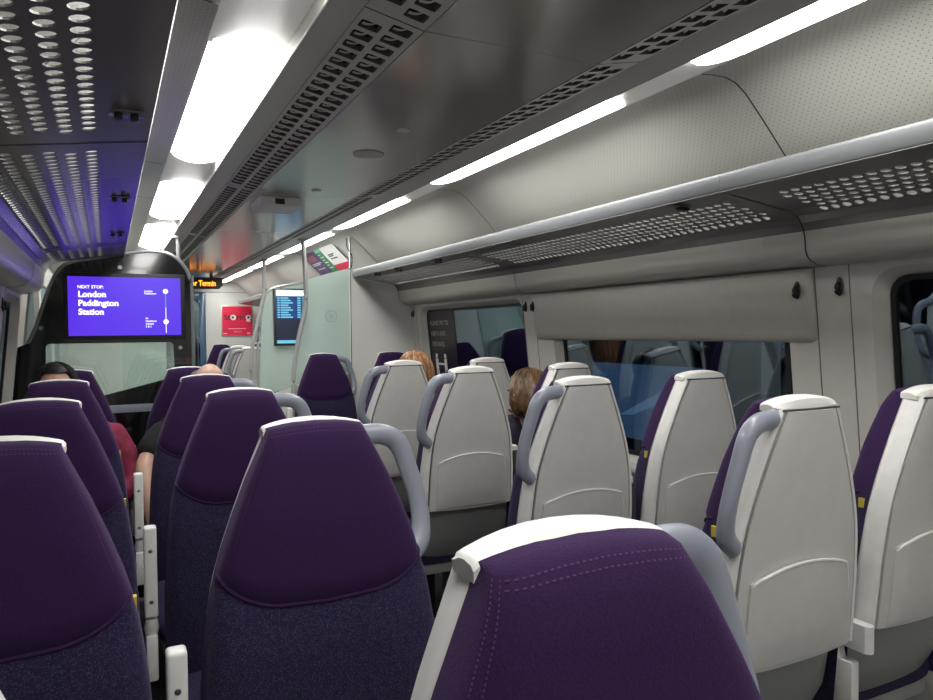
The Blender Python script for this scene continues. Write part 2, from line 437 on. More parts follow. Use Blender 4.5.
for s in (1, -1):
    for (a, b), w in zip(segs, nm):
        lamp(s, a, b, '%s ceiling strip light %s' % ('long thin bright' if s > 0 else 'broad glaring white', w))
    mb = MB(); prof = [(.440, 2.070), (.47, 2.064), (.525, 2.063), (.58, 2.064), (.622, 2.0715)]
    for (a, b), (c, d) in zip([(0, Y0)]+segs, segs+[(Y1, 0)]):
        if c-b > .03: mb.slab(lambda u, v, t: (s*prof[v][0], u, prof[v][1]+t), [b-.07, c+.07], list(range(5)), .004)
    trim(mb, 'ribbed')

# luggage racks
def rack(s, y0, y1, label, hooks=()):
    r = root('luggage_rack', (s*.95, (y0+y1)/2, 1.72), label, 'luggage rack', 'overhead luggage racks')
    ya, yb = y0+.0005, y1-.0005
    zu = lambda x: lerp(UND, x)
    mb = MB(); C, RW = .037, .0385; xs0 = .843; nr = 6
    P = lambda x, y: (s*x, y, zu(x))
    mb.grid(lambda u, v: P(v, u), [ya, yb], [.759, .80, xs0])
    xe = xs0+nr*RW
    ub = [xe]+[p[0] for p in UND if p[0] > xe+.004]
    mb.grid(lambda u, v: P(v, u), [ya, yb], ub)
    a, b = ya+.06, yb-.05; n = int((b-a)/C)-1; N = 12
    for i in range(nr):
        xa, xb = xs0+i*RW, xs0+(i+1)*RW; xc = (xa+xb)/2
        st = a+(i % 2)*C/2; en = st+n*C
        mb.add([P(xa, ya), P(xb, ya), P(xb, st), P(xa, st)], [[0, 1, 2, 3]]); mb.add([P(xa, en), P(xb, en), P(xb, yb), P(xa, yb)], [[0, 1, 2, 3]])
        for k in range(n):
            yc = st+(k+.5)*C
            hole = []; out = []
            for q in range(N):
                an = 2*PI*(q+.5)/N; c, sn = math.cos(an), math.sin(an); hole.append(P(xc+.0125*c, yc+.0125*sn))
                m_ = max(abs(c), abs(sn)); out.append(P(xc+c/m_*RW/2, yc+sn/m_*C/2))
            # square corners
            V = hole+out+[P(xc+sx*RW/2, yc+sy*C/2) for sx, sy in ((1, 1), (-1, 1), (-1, -1), (1, -1))]
            F = []
            for q in range(N):
                w = (q+1) % N
                cor = {1: 0, 4: 1, 7: 2, 10: 3}.get(q)
                if cor is None: F.append([q, w, N+w, N+q])
                else: F.append([q, w, N+w, 2*N+cor, N+q])
            mb.add(V, F)
    sh = link('perforated_shelf', mb, 'rackdark', r, smooth=False, orient=(0, 0, -1))
    md = sh.modifiers.new('thickness', 'SOLIDIFY'); md.thickness = .003; md.offset = -1
    # rounded front rail
    prof = [(.764, 1.776), (.758, 1.777), (.7555, 1.782), (.7505, 1.815), (.752, 1.823), (.757, 1.827), (.764, 1.828), (.772, 1.824), (.776, 1.81), (.774, 1.79), (.769, 1.778)]
    mb = MB(); mb.loft([[(s*p, y, q) for p, q in prof] for y in (ya, yb)]); link('front_rail', mb, 'alu', r)
    mb = MB(); mb.slab(lambda u, v, t: (s*(COVE[v][0]+t*.9), u, COVE[v][1]+t*.4), [ya, yb], list(range(len(COVE))), .006); link('lower_cove', mb, 'cove', r)
    mb = MB(); PF = UND+COVE[1:]
    mb.slab(lambda u, v, t: (s*(PF[v][0]-.0012+t*.5), u, PF[v][1]-.0012+t), [y1-.0045, y1-.0006], list(range(len(PF))), .0006); link('joint_strip', mb, 'black', r)
    for y in hooks:
        mb = MB(); x = .803
        z = zu(x); mb.box(s*x-.030, s*x+.030, y-.020, y+.020, z-.004, z, .0015)
        h = link('hook_plate', mb, 'rackdark', r)
        for d in (-.013, .013):
            mb = MB(); mb.box(s*x+d-.007, s*x+d+.007, y-.011, y+.011, z-.014, z-.003, .003); link('hook', mb, 'black', h)
rack(1, -.4, 1.547, 'overhead luggage rack at the right edge of the picture with large lit holes', (.4,))
rack(1, 1.547, 3.33, 'middle overhead luggage rack above the long window panel', (1.75,))
rack(1, 3.33, 5.045, 'overhead luggage rack ending against the white partition', (3.65, 4.25, 4.65))
rack(1, 6.63, 8.4, 'distant luggage rack section beginning behind the departures screen')
rack(1, 8.4, 10.17, 'far luggage rack section reaching the end wall poster')
rack(-1, -.2, 1.62, 'luggage rack overhead at the top left corner with big elongated holes', (1.40,))
rack(-1, 1.62, 3.45, 'luggage rack overhead with blue glow from the information screen', (2.27, 3.08))
rack(-1, 3.45, 4.02, 'short luggage rack end piece against the black partition')

# side walls with windows
def winrect(y0, y1, z0, z1): return (y0, y1, z0, z1)
WINS = {1: [(-1.7, -.28, .80, 1.53), (.0, 1.362, .80, 1.53), (1.732, 3.11, .80, 1.53), (3.45, 4.85, .80, 1.53), (6.9, 8.2, .80, 1.53), (8.6, 9.9, .80, 1.53)],
        -1: [(-1.7, -.28, .80, 1.53), (.0, 1.335, .80, 1.53), (1.70, 3.09, .80, 1.53), (3.45, 3.98, .80, 1.53), (6.9, 8.2, .80, 1.53), (8.6, 9.9, .80, 1.53)]}
wn = [0]
for s in (1, -1):
    mb = MB()
    W = lambda y, z, d=0: (s*(wx(z)+d), y, z)
    outer = [(Y0, .74), (Y1, .74), (Y1, 1.60), (Y0, 1.60)]
    holes = [rrect(a-.035, b+.035, c-.03, d+.025, .09) for a, b, c, d in WINS[s]]
    me = curve_mesh([outer]+holes)
    mb.mesh(me, 0, lambda c: W(c.x, c.y)); bpy.data.meshes.remove(me)
    # lower dado and waist ledge
    mb.grid(lambda u, v: W(u, v), [Y0, Y1], [0, .1, .4, .74]); 
    mb.box(min(s*1.25, s*1.30), max(s*1.25, s*1.30), Y0, Y1, .735, .765, .008)
    # upper wall behind the racks
    mb.grid(lambda u, v: W(u, v), [Y0, Y1], [1.6, 1.8, 2.16])
    # window reveals
    for a, b, c, d in WINS[s]:
        A = rrect(a-.035, b+.035, c-.03, d+.025, .09); B = rrect(a, b, c, d, .06)
        mb.loft([[W(*p) for p in A], [W(*p, .012) for p in [((q[0]*.7+w[0]*.3), (q[1]*.7+w[1]*.3)) for q, w in zip(A, B)]], [W(*p, .045) for p in B]], caps=False)
    wl = struct('wall_right' if s > 0 else 'wall_left', mb, 'wall')
    # vertical panel joints as thin dark seams
    mb = MB()
    for y in ([1.465, 1.585, 3.30, 3.42, 4.96] if s > 0 else [1.47, 1.62, 3.30, 3.42]):
        mb.tube([W(y, .75), W(y, 1.0), W(y, 1.3), W(y, 1.6)], .002, 6)
    link('panel_joint', mb, 'joint', wl)
    for a, b, c, d in WINS[s]:
        wn[0] += 1
        B = rrect(a, b, c, d, .06); I = rrect(a+.016, b-.016, c+.016, d-.016, .05)
        mb = MB(); ro = [W(*p, .036) for p in B]; ri = [W(*p, .036) for p in I]; rb = [W(*p, .052) for p in I]; rc = [W(*p, .056) for p in B]
        mb.loft([ro, ri, rb, rc, ro], caps=False)
        o = struct('window_%d' % wn[0], mb, 'rubber')
        mb = MB(); J = rrect(a+.012, b-.012, c+.012, d-.012, .05)
        mb.loft([[W(*p, .042) for p in J], [W(*p, .048) for p in J]]); g = link('glass_pane', mb, 'winglass', o, smooth=False)

# blind-like panel hanging over the long window
for s in (1,):
    r = root('window_header_panel', (1.2, 2.5, 1.33), 'long beige padded panel hanging over the top of the middle window', 'wall panel')
    mb = MB()
    rings = []
    for y, sh in ((1.588, .022), (1.598, .008), (1.618, 0), (3.27, 0), (3.29, .008), (3.30, .022)):
        ring = []
        for z, d in ((1.328, .05), (1.328, .016+sh*.4), (1.338, .004), (1.363, -.004), (1.558, -.010), (1.568, -.004), (1.568, .06)):
            ring.append((wx(z)-.018+d+sh*.9, y, z))
        rings.append(ring)
    mb.loft(rings); link('face_board', mb, 'header', r)

hk = 0
def hook(y, z, label, s=1, out=0):
    x = (wx(z)-out)*s
    r = root('coat_hook', (x, y, z), label, 'coat hook', 'black coat hooks')
    mb = MB(); mb.ball((x-s*.004, y, z), (.006, .014, .03), 0, 12); link('hook_base', mb, 'black', r)
    mb = MB(); mb.tube([(x-s*.006, y, z+.010), (x-s*.014, y, z+.004), (x-s*.017, y, z-.012), (x-s*.013, y, z-.022)], [.007, .008, .008, .006], 8, smooth=3); link('peg', mb, 'black', r)
hook(1.628, 1.50, 'black coat hook on the beige panel just above the nearest aisle seat', 1, .03)
hook(1.497, 1.505, 'black coat hook on the wall pillar beside the big right-hand window')
hook(5.0, 1.51, 'black coat hook beside the white partition and plum window sticker')
hook(3.385, 1.507, 'black coat hook on the pillar, on the window sticker side of a pair')
hook(3.27, 1.505, 'black coat hook at the end of the beige header panel, second of a pair', 1, .024)
hook(3.35, 1.50, 'black coat hook at the left picture edge by the black partition', -1)

# end walls
mb = MB()
mb.box(-1.3, -.36, Y1, Y1+.04, 0, 2.17); mb.box(.36, 1.3, Y1, Y1+.04, 0, 2.17); mb.box(-.36, .36, Y1, Y1+.04, 1.93, 2.17)
mb.box(-1.3, 1.3, Y1-.006, Y1, 1.935, 1.94, mi=1)
struct('wall_front', mb, ['trimwhite', 'groove'], smooth=False)
mb = MB(); mb.box(-1.3, 1.3, Y0-.04, Y0, 0, 2.17); struct('wall_back', mb, 'trimwhite', smooth=False)
mb = MB(); mb.box(-.355, -.28, Y1-.01, Y1+.03, 0, 1.925, .006); mb.box(.28, .355, Y1-.01, Y1+.03, 0, 1.925, .006); mb.box(-.28, .28, Y1-.01, Y1+.03, 1.83, 1.925, .006); mb.box(-.28, .28, Y1-.01, Y1+.03, 0, .2, .006)
d1 = struct('door_1', mb, 'bluedoor')
mb = MB(); mb.box(-.28, .28, Y1+.005, Y1+.02, .2, 1.83); link('door_glass', mb, 'winglass', d1, smooth=False)
mb = MB(); mb.tube([(.25, Y1-.01, .95), (.25, Y1-.05, .98), (.25, Y1-.05, 1.3), (.25, Y1-.01, 1.33)], .012, 8); link('door_handle', mb, 'alu', d1)
# outer doors of the vestibule
for k, s in ((2, 1), (3, -1)):
    mb = MB(); a, b = (5.25, 6.45) if s > 0 else (4.3, 6.2)
    for y0, y1 in ((a, (a+b)/2-.004), ((a+b)/2+.004, b)):
        me = curve_mesh([[(y0, .02), (y1, .02), (y1, 1.86), (y0, 1.86)], rrect(y0+.12, y1-.12, .9, 1.65, .06)], .012)
        mb.mesh(me, 0, lambda c: (s*(1.165+c.z), c.x, c.y)); bpy.data.meshes.remove(me)
    d = struct('door_%d' % k, mb, 'trimwhite')
    for y0, y1 in ((a, (a+b)/2-.004), ((a+b)/2+.004, b)):
        mb = MB(); mb.box(s*1.165-.004, s*1.165+.004, y0+.115, y1-.115, .895, 1.655); link('door_glass', mb, 'winglass', d, smooth=False)

# ------------------------------------------------------------------ partitions
def plate(name, splines, y, th, mats, parent=None, kind=None, mi=0):
    me = curve_mesh(splines, th/2); mb = MB(); mb.mesh(me, 0, lambda c: (c.x, y-c.z, c.y)); bpy.data.meshes.remove(me)
    o = link(name, mb, mats, parent, smooth=30)
    return o
# black partition with the information screen, near side
pt = root('draught_partition', (-.8, PB, 0), 'black glass draught partition carrying the violet screen', 'partition')
outl = [(-1.27, .02), (-.44, .02), (-.44, 1.55), (-.443, 1.63), (-.456, 1.69), (-.48, 1.735), (-.515, 1.772), (-.56, 1.795), (-.62, 1.802), (-.68, 1.797), (-.823, 1.772), (-.95, 1.748), (-1.0, 1.733), (-1.045, 1.70), (-1.09, 1.61), (-1.15, 1.42), (-1.185, 1.34), (-1.27, 1.30)]
win = [(-1.116, 1.10), (-1.112, 1.322), (-1.10, 1.335), (-.55, 1.335), (-.536, 1.322), (-.53, 1.165), (-.545, 1.15), (-.85, 1.075), (-1.09, 1.03), (-1.11, 1.04)]
plate('black_panel', [outl, win], PB, .016, 'gloss', pt)
low = [(-.9, .60), (-.62, .60), (-.62, .98), (-.9, .95)]
plate('window_pane', [win], PB, .006, 'clear', pt)
mb = MB(); mb.tube([(p, PB, q) for p, q in outl[1:17]], .011, 8, smooth=2); link('edge_rail', mb, 'alu', pt)
for p, q in ((-.779, 1.715), (-1.13, 1.412), (-.503, 1.305)):
    mb = MB(); mb.disc((p, PB-.009, q), .011, -.008, 'y', 14); link('bolt', mb, 'screw', pt)
mb = MB(); mb.box(-1.2, -.46, PB-.012, PB-.008, .98, 1.02, .001); mb.box(-1.2, -.46, PB-.012, PB-.008, .55, .58, .001)
link('trim_band', mb, 'handle', pt)

# information screen
sc_ = root('information_screen', (-.75, PB-.03, 1.36), 'wide information display with violet screen reading London Paddington Station', 'screen')
x0, x1, z0, z1 = -1.012, -.499, 1.372, 1.664
mb = MB(); mb.box(x0-.022, x1+.022, PB-.038, PB-.008, z0-.02, z1+.02, .006); link('bezel', mb, 'black', sc_)
mb = MB(); mb.box(x0, x1, PB-.0405, PB-.037, z0, z1); scr = link('display', mb, 'screen', sc_, smooth=False)
mb = MB(); X, Zv = (1, 0, 0), (0, 0, 1); yy = PB-.0415
text_on(mb, 'NEXT STOP:', (x0+.042, yy, z1-.058), .021, X, Zv, .02)
link('lettering', mb, 'screentext', scr, smooth=False)
for i, t in enumerate(('London', 'Paddington', 'Station')): mb = MB(); text_on(mb, t, (x0+.044, yy, z1-.100-i*.0435), .040, X, Zv, .035); link('lettering', mb, 'screentext', scr, smooth=False)
mb = MB()
for i, t in enumerate(('London', 'Paddington')): text_on(mb, t, (x1-.172, yy, z1-.072-i*.012), .0125, X, Zv, .02)
link('lettering', mb, 'screentext', scr, smooth=False); mb = MB()
for i, t in enumerate(('At', 'Heathrow', 'Central', '2 & 3')): text_on(mb, t, (x1-.168, yy, z0+.082-i*.014), .0125, X, Zv, .02)
link('lettering', mb, 'screentext', scr, smooth=False)
for zz in (z1-.068, z0+.068):
    mb = MB(); mb.disc((x1-.072, yy+.0006, zz), .0125, -.0012, 'y', 16); link('station_dot', mb, 'screentext', scr, smooth=False)
mb = MB(); mb.box(x1-.0735, x1-.0705, yy-.0004, yy+.0004, z0+.01, z0+.14); link('route_line', mb, 'screentext', scr, smooth=False)
mb = MB(); mb.box(x1-.074, x1-.070, yy-.0004, yy+.0004, z0+.14, z1-.068); link('route_line', mb, 'screenteal', scr, smooth=False)

# far-side partition at the end of the rack: white panel plus pale green glass
def xsec(x):     # ceiling profile
    return 2.0
wp = root('white_partition', (1.0, PR, 0), 'white partition wall closing the end of the overhead rack', 'partition')
po = [(.742, .02), (1.28, .02), (1.268, 1.0), (1.20, 1.60), (1.19, 1.80), (.946, 1.884), (.79, 2.038), (.75, 2.064), (.742, 2.066)]
plate('panel', [po], PR, .03, 'trimwhite', wp)
mb = MB(); mb.tube([(.741, PR-.016, .02), (.741, PR-.016, 2.06)], .003, 6); link('edge_seam', mb, 'groove', wp)
mb = MB(); mb.tube([(.722, PR+.01, 2.06), (.728, PR+.01, 1.99), (.752, PR-.02, 1.93), (.748, PR-.02, 1.85), (.73, PR, 1.83)], .004, 8, smooth=6); link('cable', mb, 'rubber', wp)
gp = root('glass_partition', (.55, PR, 0), 'pale green glass draught screen with white cross sticker beside the white partition', 'partition')
go = [(.335, 1.02), (.62, 1.04), (.69, 1.06), (.722, 1.10), (.736, 1.17), (.738, 1.838), (.66, 1.820), (.56, 1.792), (.47, 1.764), (.41, 1.742)]
plate('glass', [go], PR, .008, 'draught', gp)
plate('lower_panel', [[(.31, .02), (.74, .02), (.74, 1.165), (.722, 1.09), (.69, 1.05), (.62, 1.03), (.31, 1.01)]], PR, .012, 'trimwhite', gp)
mb = MB(); N = 40
ring = lambda r, d: [(.597+r*math.cos(2*PI*k/N), PR-.006-d, 1.492+r*math.sin(2*PI*k/N)) for k in range(N)]
mb.loft([ring(.043, 0), ring(.043, .001), ring(.0385, .001), ring(.0385, 0), ring(.043, 0)], caps=False)
for sg in (1, -1):
    a = Vector((1, 0, sg)).normalized()*.025; b = Vector((-sg, 0, 1)).normalized()*.0022; c = Vector((.597, PR-.0065, 1.492))
    mb.add([c-a-b, c+a-b, c+a+b, c-a+b], [[0, 1, 2, 3]])
link('cross_sticker', mb, 'handle', gp, smooth=False)
gp2 = root('glass_partition', (.7, PR2, 0), 'more distant pale glass screen behind the departures display', 'partition')
go2 = [(.36, .80), (1.25, 1.05), (1.245, 1.2), (1.2, 1.6), (1.1, 1.86), (.95, 1.875), (.62, 1.805), (.52, 1.78), (.45, 1.74), (.40, 1.62)]
plate('glass', [go2], PR2, .008, 'draught', gp2)
plate('lower_panel', [[(.36, .02), (1.27, .02), (1.27, 1.05), (.36, .79)]], PR2, .014, 'trimwhite', gp2)
mb = MB(); mb.tube([(p, PR2, q) for p, q in [(.36, .8), (.36, 1.3), (.40, 1.62), (.45, 1.74), (.52, 1.78), (.62, 1.805), (.95, 1.875)]], .013, 8, smooth=3); link('edge_rail', mb, 'steelpole', gp2)
# near-side second partition seen through the window of the black one
gp3 = root('white_partition', (-.9, PR2, 0), 'white and green partition visible through the window below the violet screen', 'partition')
plate('panel', [[(-1.27, .02), (-.74, .02), (-.74, 1.9), (-1.15, 1.85), (-1.2, 1.6), (-1.27, 1.0)]], PR2, .02, 'trimwhite', gp3)
plate('glass', [[(-.737, .9), (-.40, .9), (-.40, 1.7), (-.737, 1.9)]], PR2, .008, 'draught', gp3)

# grab poles
def pole(pts, label, r=.016):
    q = root('grab_pole', pts[-1], label, 'grab pole')
    mb = MB(); mb.tube(pts, r, 12, smooth=8); link('tube', mb, 'steelpole', q)
    for p, dz in ((pts[0], -.012), (pts[-1], 0)):
        mb = MB(); mb.disc((p[0], p[1], p[2]+dz), .035, .012, 'z', 16); link('flange', mb, 'steelpole', q)
pole([(.392, PR-.03, 2.03), (.400, PR-.03, 1.95), (.408, PR-.03, 1.80), (.412, PR-.03, 1.62), (.395, PR-.03, 1.50), (.352, PR-.03, 1.32), (.318, PR-.03, 1.10), (.308, PR-.03, .8), (.306, PR-.03, .0)], 'grey cranked grab pole in front of the departures display')
pole([(.420, PR2-.03, 2.03), (.418, PR2-.03, 1.92), (.416, PR2-.03, 1.80), (.405, PR2-.03, 1.68), (.36, PR2-.03, 1.50), (.312, PR2-.03, 1.28), (.288, PR2-.03, 1.0), (.283, PR2-.03, .6), (.282, PR2-.03, .0)], 'thinner looking cranked grab pole to the right of the red poster')
pole([(-.417, PR, 2.015), (-.417, PR, 1.5), (-.417, PR, .0)], 'white upright pole rising behind the black partition corner', .014)

# departures display
dp = root('departures_display', (.66, PR2-.05, 1.26), 'tall departures display with cyan rows on a dark blue screen', 'screen')
a0, a1, b0, b1 = .512, .789, 1.272, 1.760; yd = PR2-.03
mb = MB(); mb.box(a0-.014, a1+.014, yd-.03, yd+.022, b0-.014, b1+.014, .004); link('bezel', mb, 'black', dp)
mb = MB(); mb.box(a0, a1, yd-.033, yd-.029, b0, b1); ds = link('display', mb, 'depart', dp, smooth=False)
mb = MB(); mb.box(a0, a1, yd-.0345, yd-.033, b1-.055, b1); link('header_band', mb, 'departhead', ds, smooth=False)
mb = MB(); mb.box(a0, a1, yd-.0345, yd-.033, b1-.255, b1-.055); link('row_field', mb, 'departrow2', ds, smooth=False)
mb = MB()
for i in range(9):
    z = b1-.066-i*.0215
    for p, w in ((.012, .02), (.04, .07+.04*((i*7) % 3)/2), (.19, .03), (.235, .03)): mb.box(a0+p, a0+p+w, yd-.036, yd-.0345, z-.013, z)
link('timetable_rows', mb, 'departrow', ds, smooth=False)
mb = MB(); mb.box(a0+.005, a1-.005, yd-.0345, yd-.033, b0+.008, b0+.036); link('footer_band', mb, 'departrow', ds, smooth=False)

# poster on the end wall
ps = root('poster', (.76, Y1-.02, 1.345), 'red square poster reading Storing in a silver frame on the end wall', 'poster')
p0, p1, q0, q1 = .572, .972, 1.345, 1.745; yp = Y1-.012
mb = MB(); mb.box(p0-.014, p1+.014, yp, Y1-.001, q0-.014, q1+.014, .003); link('frame', mb, 'frame', ps)
mb = MB(); mb.box(p0, p1, yp-.002, yp, q0, q1); pf = link('print', mb, 'poster', ps, smooth=False)
mb = MB(); text_on(mb, 'St', (p0+.026, yp-.003, q0+.215), .105, X, Zv, .012); text_on(mb, 'rin', (p0+.190, yp-.003, q0+.215), .105, X, Zv, .012)
link('lettering', mb, 'ink', pf, smooth=False)
for xx in (.142, .352):
    mb = MB(); mb.disc((p0+xx, yp-.004, q0+.248), .016, -.002, 'y', 16); link('pupil', mb, 'ink', pf, smooth=False)
mb = MB()
mb.disc((p0+.146, yp-.002, q0+.246), .038, -.0015, 'y', 24); link('white_circle', mb, 'paper', pf, smooth=False)
mb = MB(); mb.disc((p0+.350, yp-.002, q0+.246), .038, -.0015, 'y', 24)
mb.ball((p0+.350, yp-.002, q0+.200), (.032, .002, .014), 0, 12); link('white_circle', mb, 'paper', pf, smooth=False)
mb = MB()
mb.box(p0+.08, p1-.08, yp-.003, yp-.002, q0+.088, q0+.094); mb.box(p0+.15, p1-.14, yp-.003, yp-.002, q0+.045, q0+.050); mb.box(p0+.015, p0+.06, yp-.003, yp-.002, q0+.02, q0+.027); mb.box(p1-.07, p1-.03, yp-.003, yp-.002, q0+.02, q0+.032)
link('print_lines', mb, 'paper', pf, smooth=False)

# LED destination sign
ld = root('led_sign', (0, 8.3, 1.86), 'black hanging destination sign with orange dot letters', 'sign')
mb = MB(); mb.loft([[(-.30, 8.28, 1.862), (.262, 8.28, 1.862), (.30, 8.28, 1.90), (.30, 8.28, 1.985), (-.30, 8.28, 1.985)], [(-.30, 8.36, 1.862), (.262, 8.36, 1.862), (.30, 8.36, 1.90), (.30, 8.36, 1.985), (-.30, 8.36, 1.985)]]); link('housing', mb, 'black', ld, smooth=False)
mb = MB(); text_on(mb, 'for Termin', (.228, 8.277, 1.893), .083, (.72, 0, 0), Zv, .02, align='RIGHT'); link('led_lettering', mb, 'led', ld, smooth=False)
mb = MB(); mb.box(-.2, -.17, 8.3, 8.34, 1.985, 2.015); mb.box(.17, .2, 8.3, 8.34, 1.985, 2.015); link('bracket', mb, 'black', ld, smooth=False)

# adverts on the sloping lining over the doorway
def advert(name, y0, y1, mats, label, kind):
    A, B = Vector((.742, 0, 2.088)), Vector((.925, 0, 1.905)); n = Vector((-.70, 0, -.71))
    off = n*.014
    r = root(name, ((A.x+B.x)/2, (y0+y1)/2, B.z), label, 'advert', 'small adverts above the doorway')
    def bx(t0, t1, u0, u1, d0, d1):
        g = MB(); V = []
        for d in (d0, d1):
            for t, u in ((t0, u0), (t1, u0), (t1, u1), (t0, u1)):
                p = A+(B-A)*t; V.append((p.x+off.x+n.x*d, y1+(y0-y1)*u, p.z+off.z+n.z*d))
        g.add(V, [[0, 1, 2, 3], [4, 5, 6, 7], [0, 1, 5, 4], [1, 2, 6, 5], [2, 3, 7, 6], [3, 0, 4, 7]]); return g
    sheet = link('card', bx(0, 1, 0, 1, 0, .002), mats[0], r, smooth=False)
    if kind == 'purple':
        link('colour_block', bx(.18, .42, .1, .75, .002, .003), mats[1], sheet, smooth=False)
        g = MB()
        for t, a, b in ((.5, .12, .85), (.56, .12, .7), (.74, .2, .8)): q = bx(t, t+.035, a, b, .002, .003); g.add(q.v, q.f)
        link('print_lines', g, mats[2], sheet, smooth=False)
    elif kind == 'green':
        link('colour_block', bx(0, .16, 0, 1, .002, .003), mats[1], sheet, smooth=False)
        g = MB()
        for i in range(6): q = bx(.24+i*.11, .27+i*.11, .15, .5+.3*(i % 2), .002, .003); g.add(q.v, q.f)
        link('print_lines', g, mats[2], sheet, smooth=False)
    else:
        link('colour_block', bx(.76, 1, 0, 1, .002, .003), mats[1], sheet, smooth=False)
        g = MB()
        for t, a, b in ((.34, .2, .6), (.40, .2, .5), (.50, .2, .65)): q = bx(t, t+.04, a, b, .002, .003); g.add(q.v, q.f)
        link('print_lines', g, mats[2], sheet, smooth=False)
advert('advert_card', 6.10, 6.50, ['adpurple', 'adpink', 'paper'], 'purple advert card with a pink block, above the doorway', 'purple')
advert('advert_card', 5.93, 6.09, ['adgreen', 'admint', 'paper'], 'narrow green advert card between the purple and white ones', 'green')
advert('advert_card', 5.52, 5.92, ['paper', 'poster', 'ink'], 'white advert card with a red lower band by the black cable', 'white')

# ceiling fittings
bx = root('ceiling_sensor', (-.1, 3.5, 1.96), 'white ceiling sensor box with a black square lens', 'sensor')
mb = MB(); mb.box(-.20, -.005, 3.42, 3.66, 1.972, 2.016, .012); link('housing', mb, 'sensorwhite', bx)
mb = MB(); mb.box(-.128, -.085, 3.412, 3.424, 1.98, 2.005, .002); link('lens', mb, 'black', bx)
for y, rr, lab in ((2.477, .055, 'flat grey round speaker disc on the shiny ceiling'), (2.138, .02, 'small round ceiling stud nearest the camera'), (3.2, .02, 'small round ceiling stud next to the sensor box')):
    mb = MB(); mb.disc((.008, y, 2.016), rr, -.006, 'z', 24); tag(link('ceiling_disc', mb, 'vent'), lab, 'ceiling fitting')

# window sticker and notice
st = root('window_sticker', (wx(1.2)+.03, 4.6, 1.0), 'dark plum sticker asking to keep a safe distance inside the window', 'sticker')
def Wv(y, z, d): return (wx(z)+d, y, z)
mb = MB(); mb.slab(lambda u, v, t: Wv(u, v, .040-t), [4.40, 4.834], lins(.97, 1.514, 6), .001); sp = link('vinyl_film', mb, 'vinyl', st)
mb = MB()
def wtext(t, y, z, sz):
    me = curve_mesh(None, .0004/sz, t, .025); mb.mesh(me, 0, lambda c: Wv(y-c.x*sz, z+c.y*sz, .0382-c.z*sz*.3)); bpy.data.meshes.remove(me)
for t, z in (('PLEASE TRY TO', 1.42), ('KEEP A SAFE', 1.345), ('DISTANCE', 1.27)):
    mb = MB(); wtext(t, 4.80, z, .044); link('lettering', mb, 'vinyltext', sp, smooth=False)
mb = MB()
for yc in (4.745, 4.60):
    for a, b, c, d in ((-.016, .016, 1.185, 1.215), (-.022, .022, 1.11, 1.18), (-.02, -.004, 1.04, 1.11), (.004, .02, 1.04, 1.11)):
        mb.slab(lambda u, v, t: Wv(yc+u, v, .0385-t), [a, b], [c, d], .0006)
mb.slab(lambda u, v, t: Wv(u, v, .0385-t), [4.62, 4.72], [1.135, 1.15], .0006)
link('distance_symbol', mb, 'paper', sp, smooth=False)
nt_ = MB(); nt_.slab(lambda u, v, t: Wv(u, v, .040-t), [4.46, 4.77], [.83, .965], .001)
no = tag(link('paper_notice', nt_, 'paper'), 'white paper notice stuck under the plum window sticker', 'notice')
mb = MB()
for z, a in ((.925, .16), (.905, .2), (.885, .12)): mb.slab(lambda u, v, t: Wv(u, v, .0385-t), [4.56, 4.56+a], [z, z+.006], .0005)
link('print_lines', mb, 'ink', no, smooth=False)

# outside: dark station wall with dim panels that glow by themselves
mb = MB(); mb.box(2.75, 2.85, -4, 14, -1, 3.2); mb.box(-2.85, -2.75, -4, 14, -1, 3.2, mi=0); struct('wall_outside', mb, 'tunnel', smooth=False)
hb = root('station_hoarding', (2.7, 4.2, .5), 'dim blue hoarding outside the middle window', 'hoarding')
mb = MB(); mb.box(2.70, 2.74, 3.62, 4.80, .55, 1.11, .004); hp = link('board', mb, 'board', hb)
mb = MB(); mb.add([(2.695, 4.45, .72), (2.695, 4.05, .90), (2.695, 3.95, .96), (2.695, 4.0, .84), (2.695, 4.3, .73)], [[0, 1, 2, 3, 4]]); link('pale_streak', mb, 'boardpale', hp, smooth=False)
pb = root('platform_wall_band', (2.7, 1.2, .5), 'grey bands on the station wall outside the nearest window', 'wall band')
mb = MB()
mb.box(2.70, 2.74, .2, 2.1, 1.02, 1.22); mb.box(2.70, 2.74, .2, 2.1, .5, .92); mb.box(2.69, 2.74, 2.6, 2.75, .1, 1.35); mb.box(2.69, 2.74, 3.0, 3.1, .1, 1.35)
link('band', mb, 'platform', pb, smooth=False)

# ------------------------------------------------------------------ seats
WT = [(.36, .214), (.45, .222), (.65, .222), (.8, .214), (.9, .202), (.95, .192), (1.0, .177), (1.05, .159), (1.12, .131), (1.205, .091), (1.24, .078)]
def Wd(z): return lerp(WT, z)
def WB(z): return Wd(z)*lerp([(.64, .90), (.9, .925), (1.05, .92), (1.2, .90)], z)
def ly(z): return -.088*(1.205-z)
def top(x): return 1.224-.012*min(1.1, abs(x)/.09)**2.2
def seam(xn): return .904+.062*abs(xn)**3.2

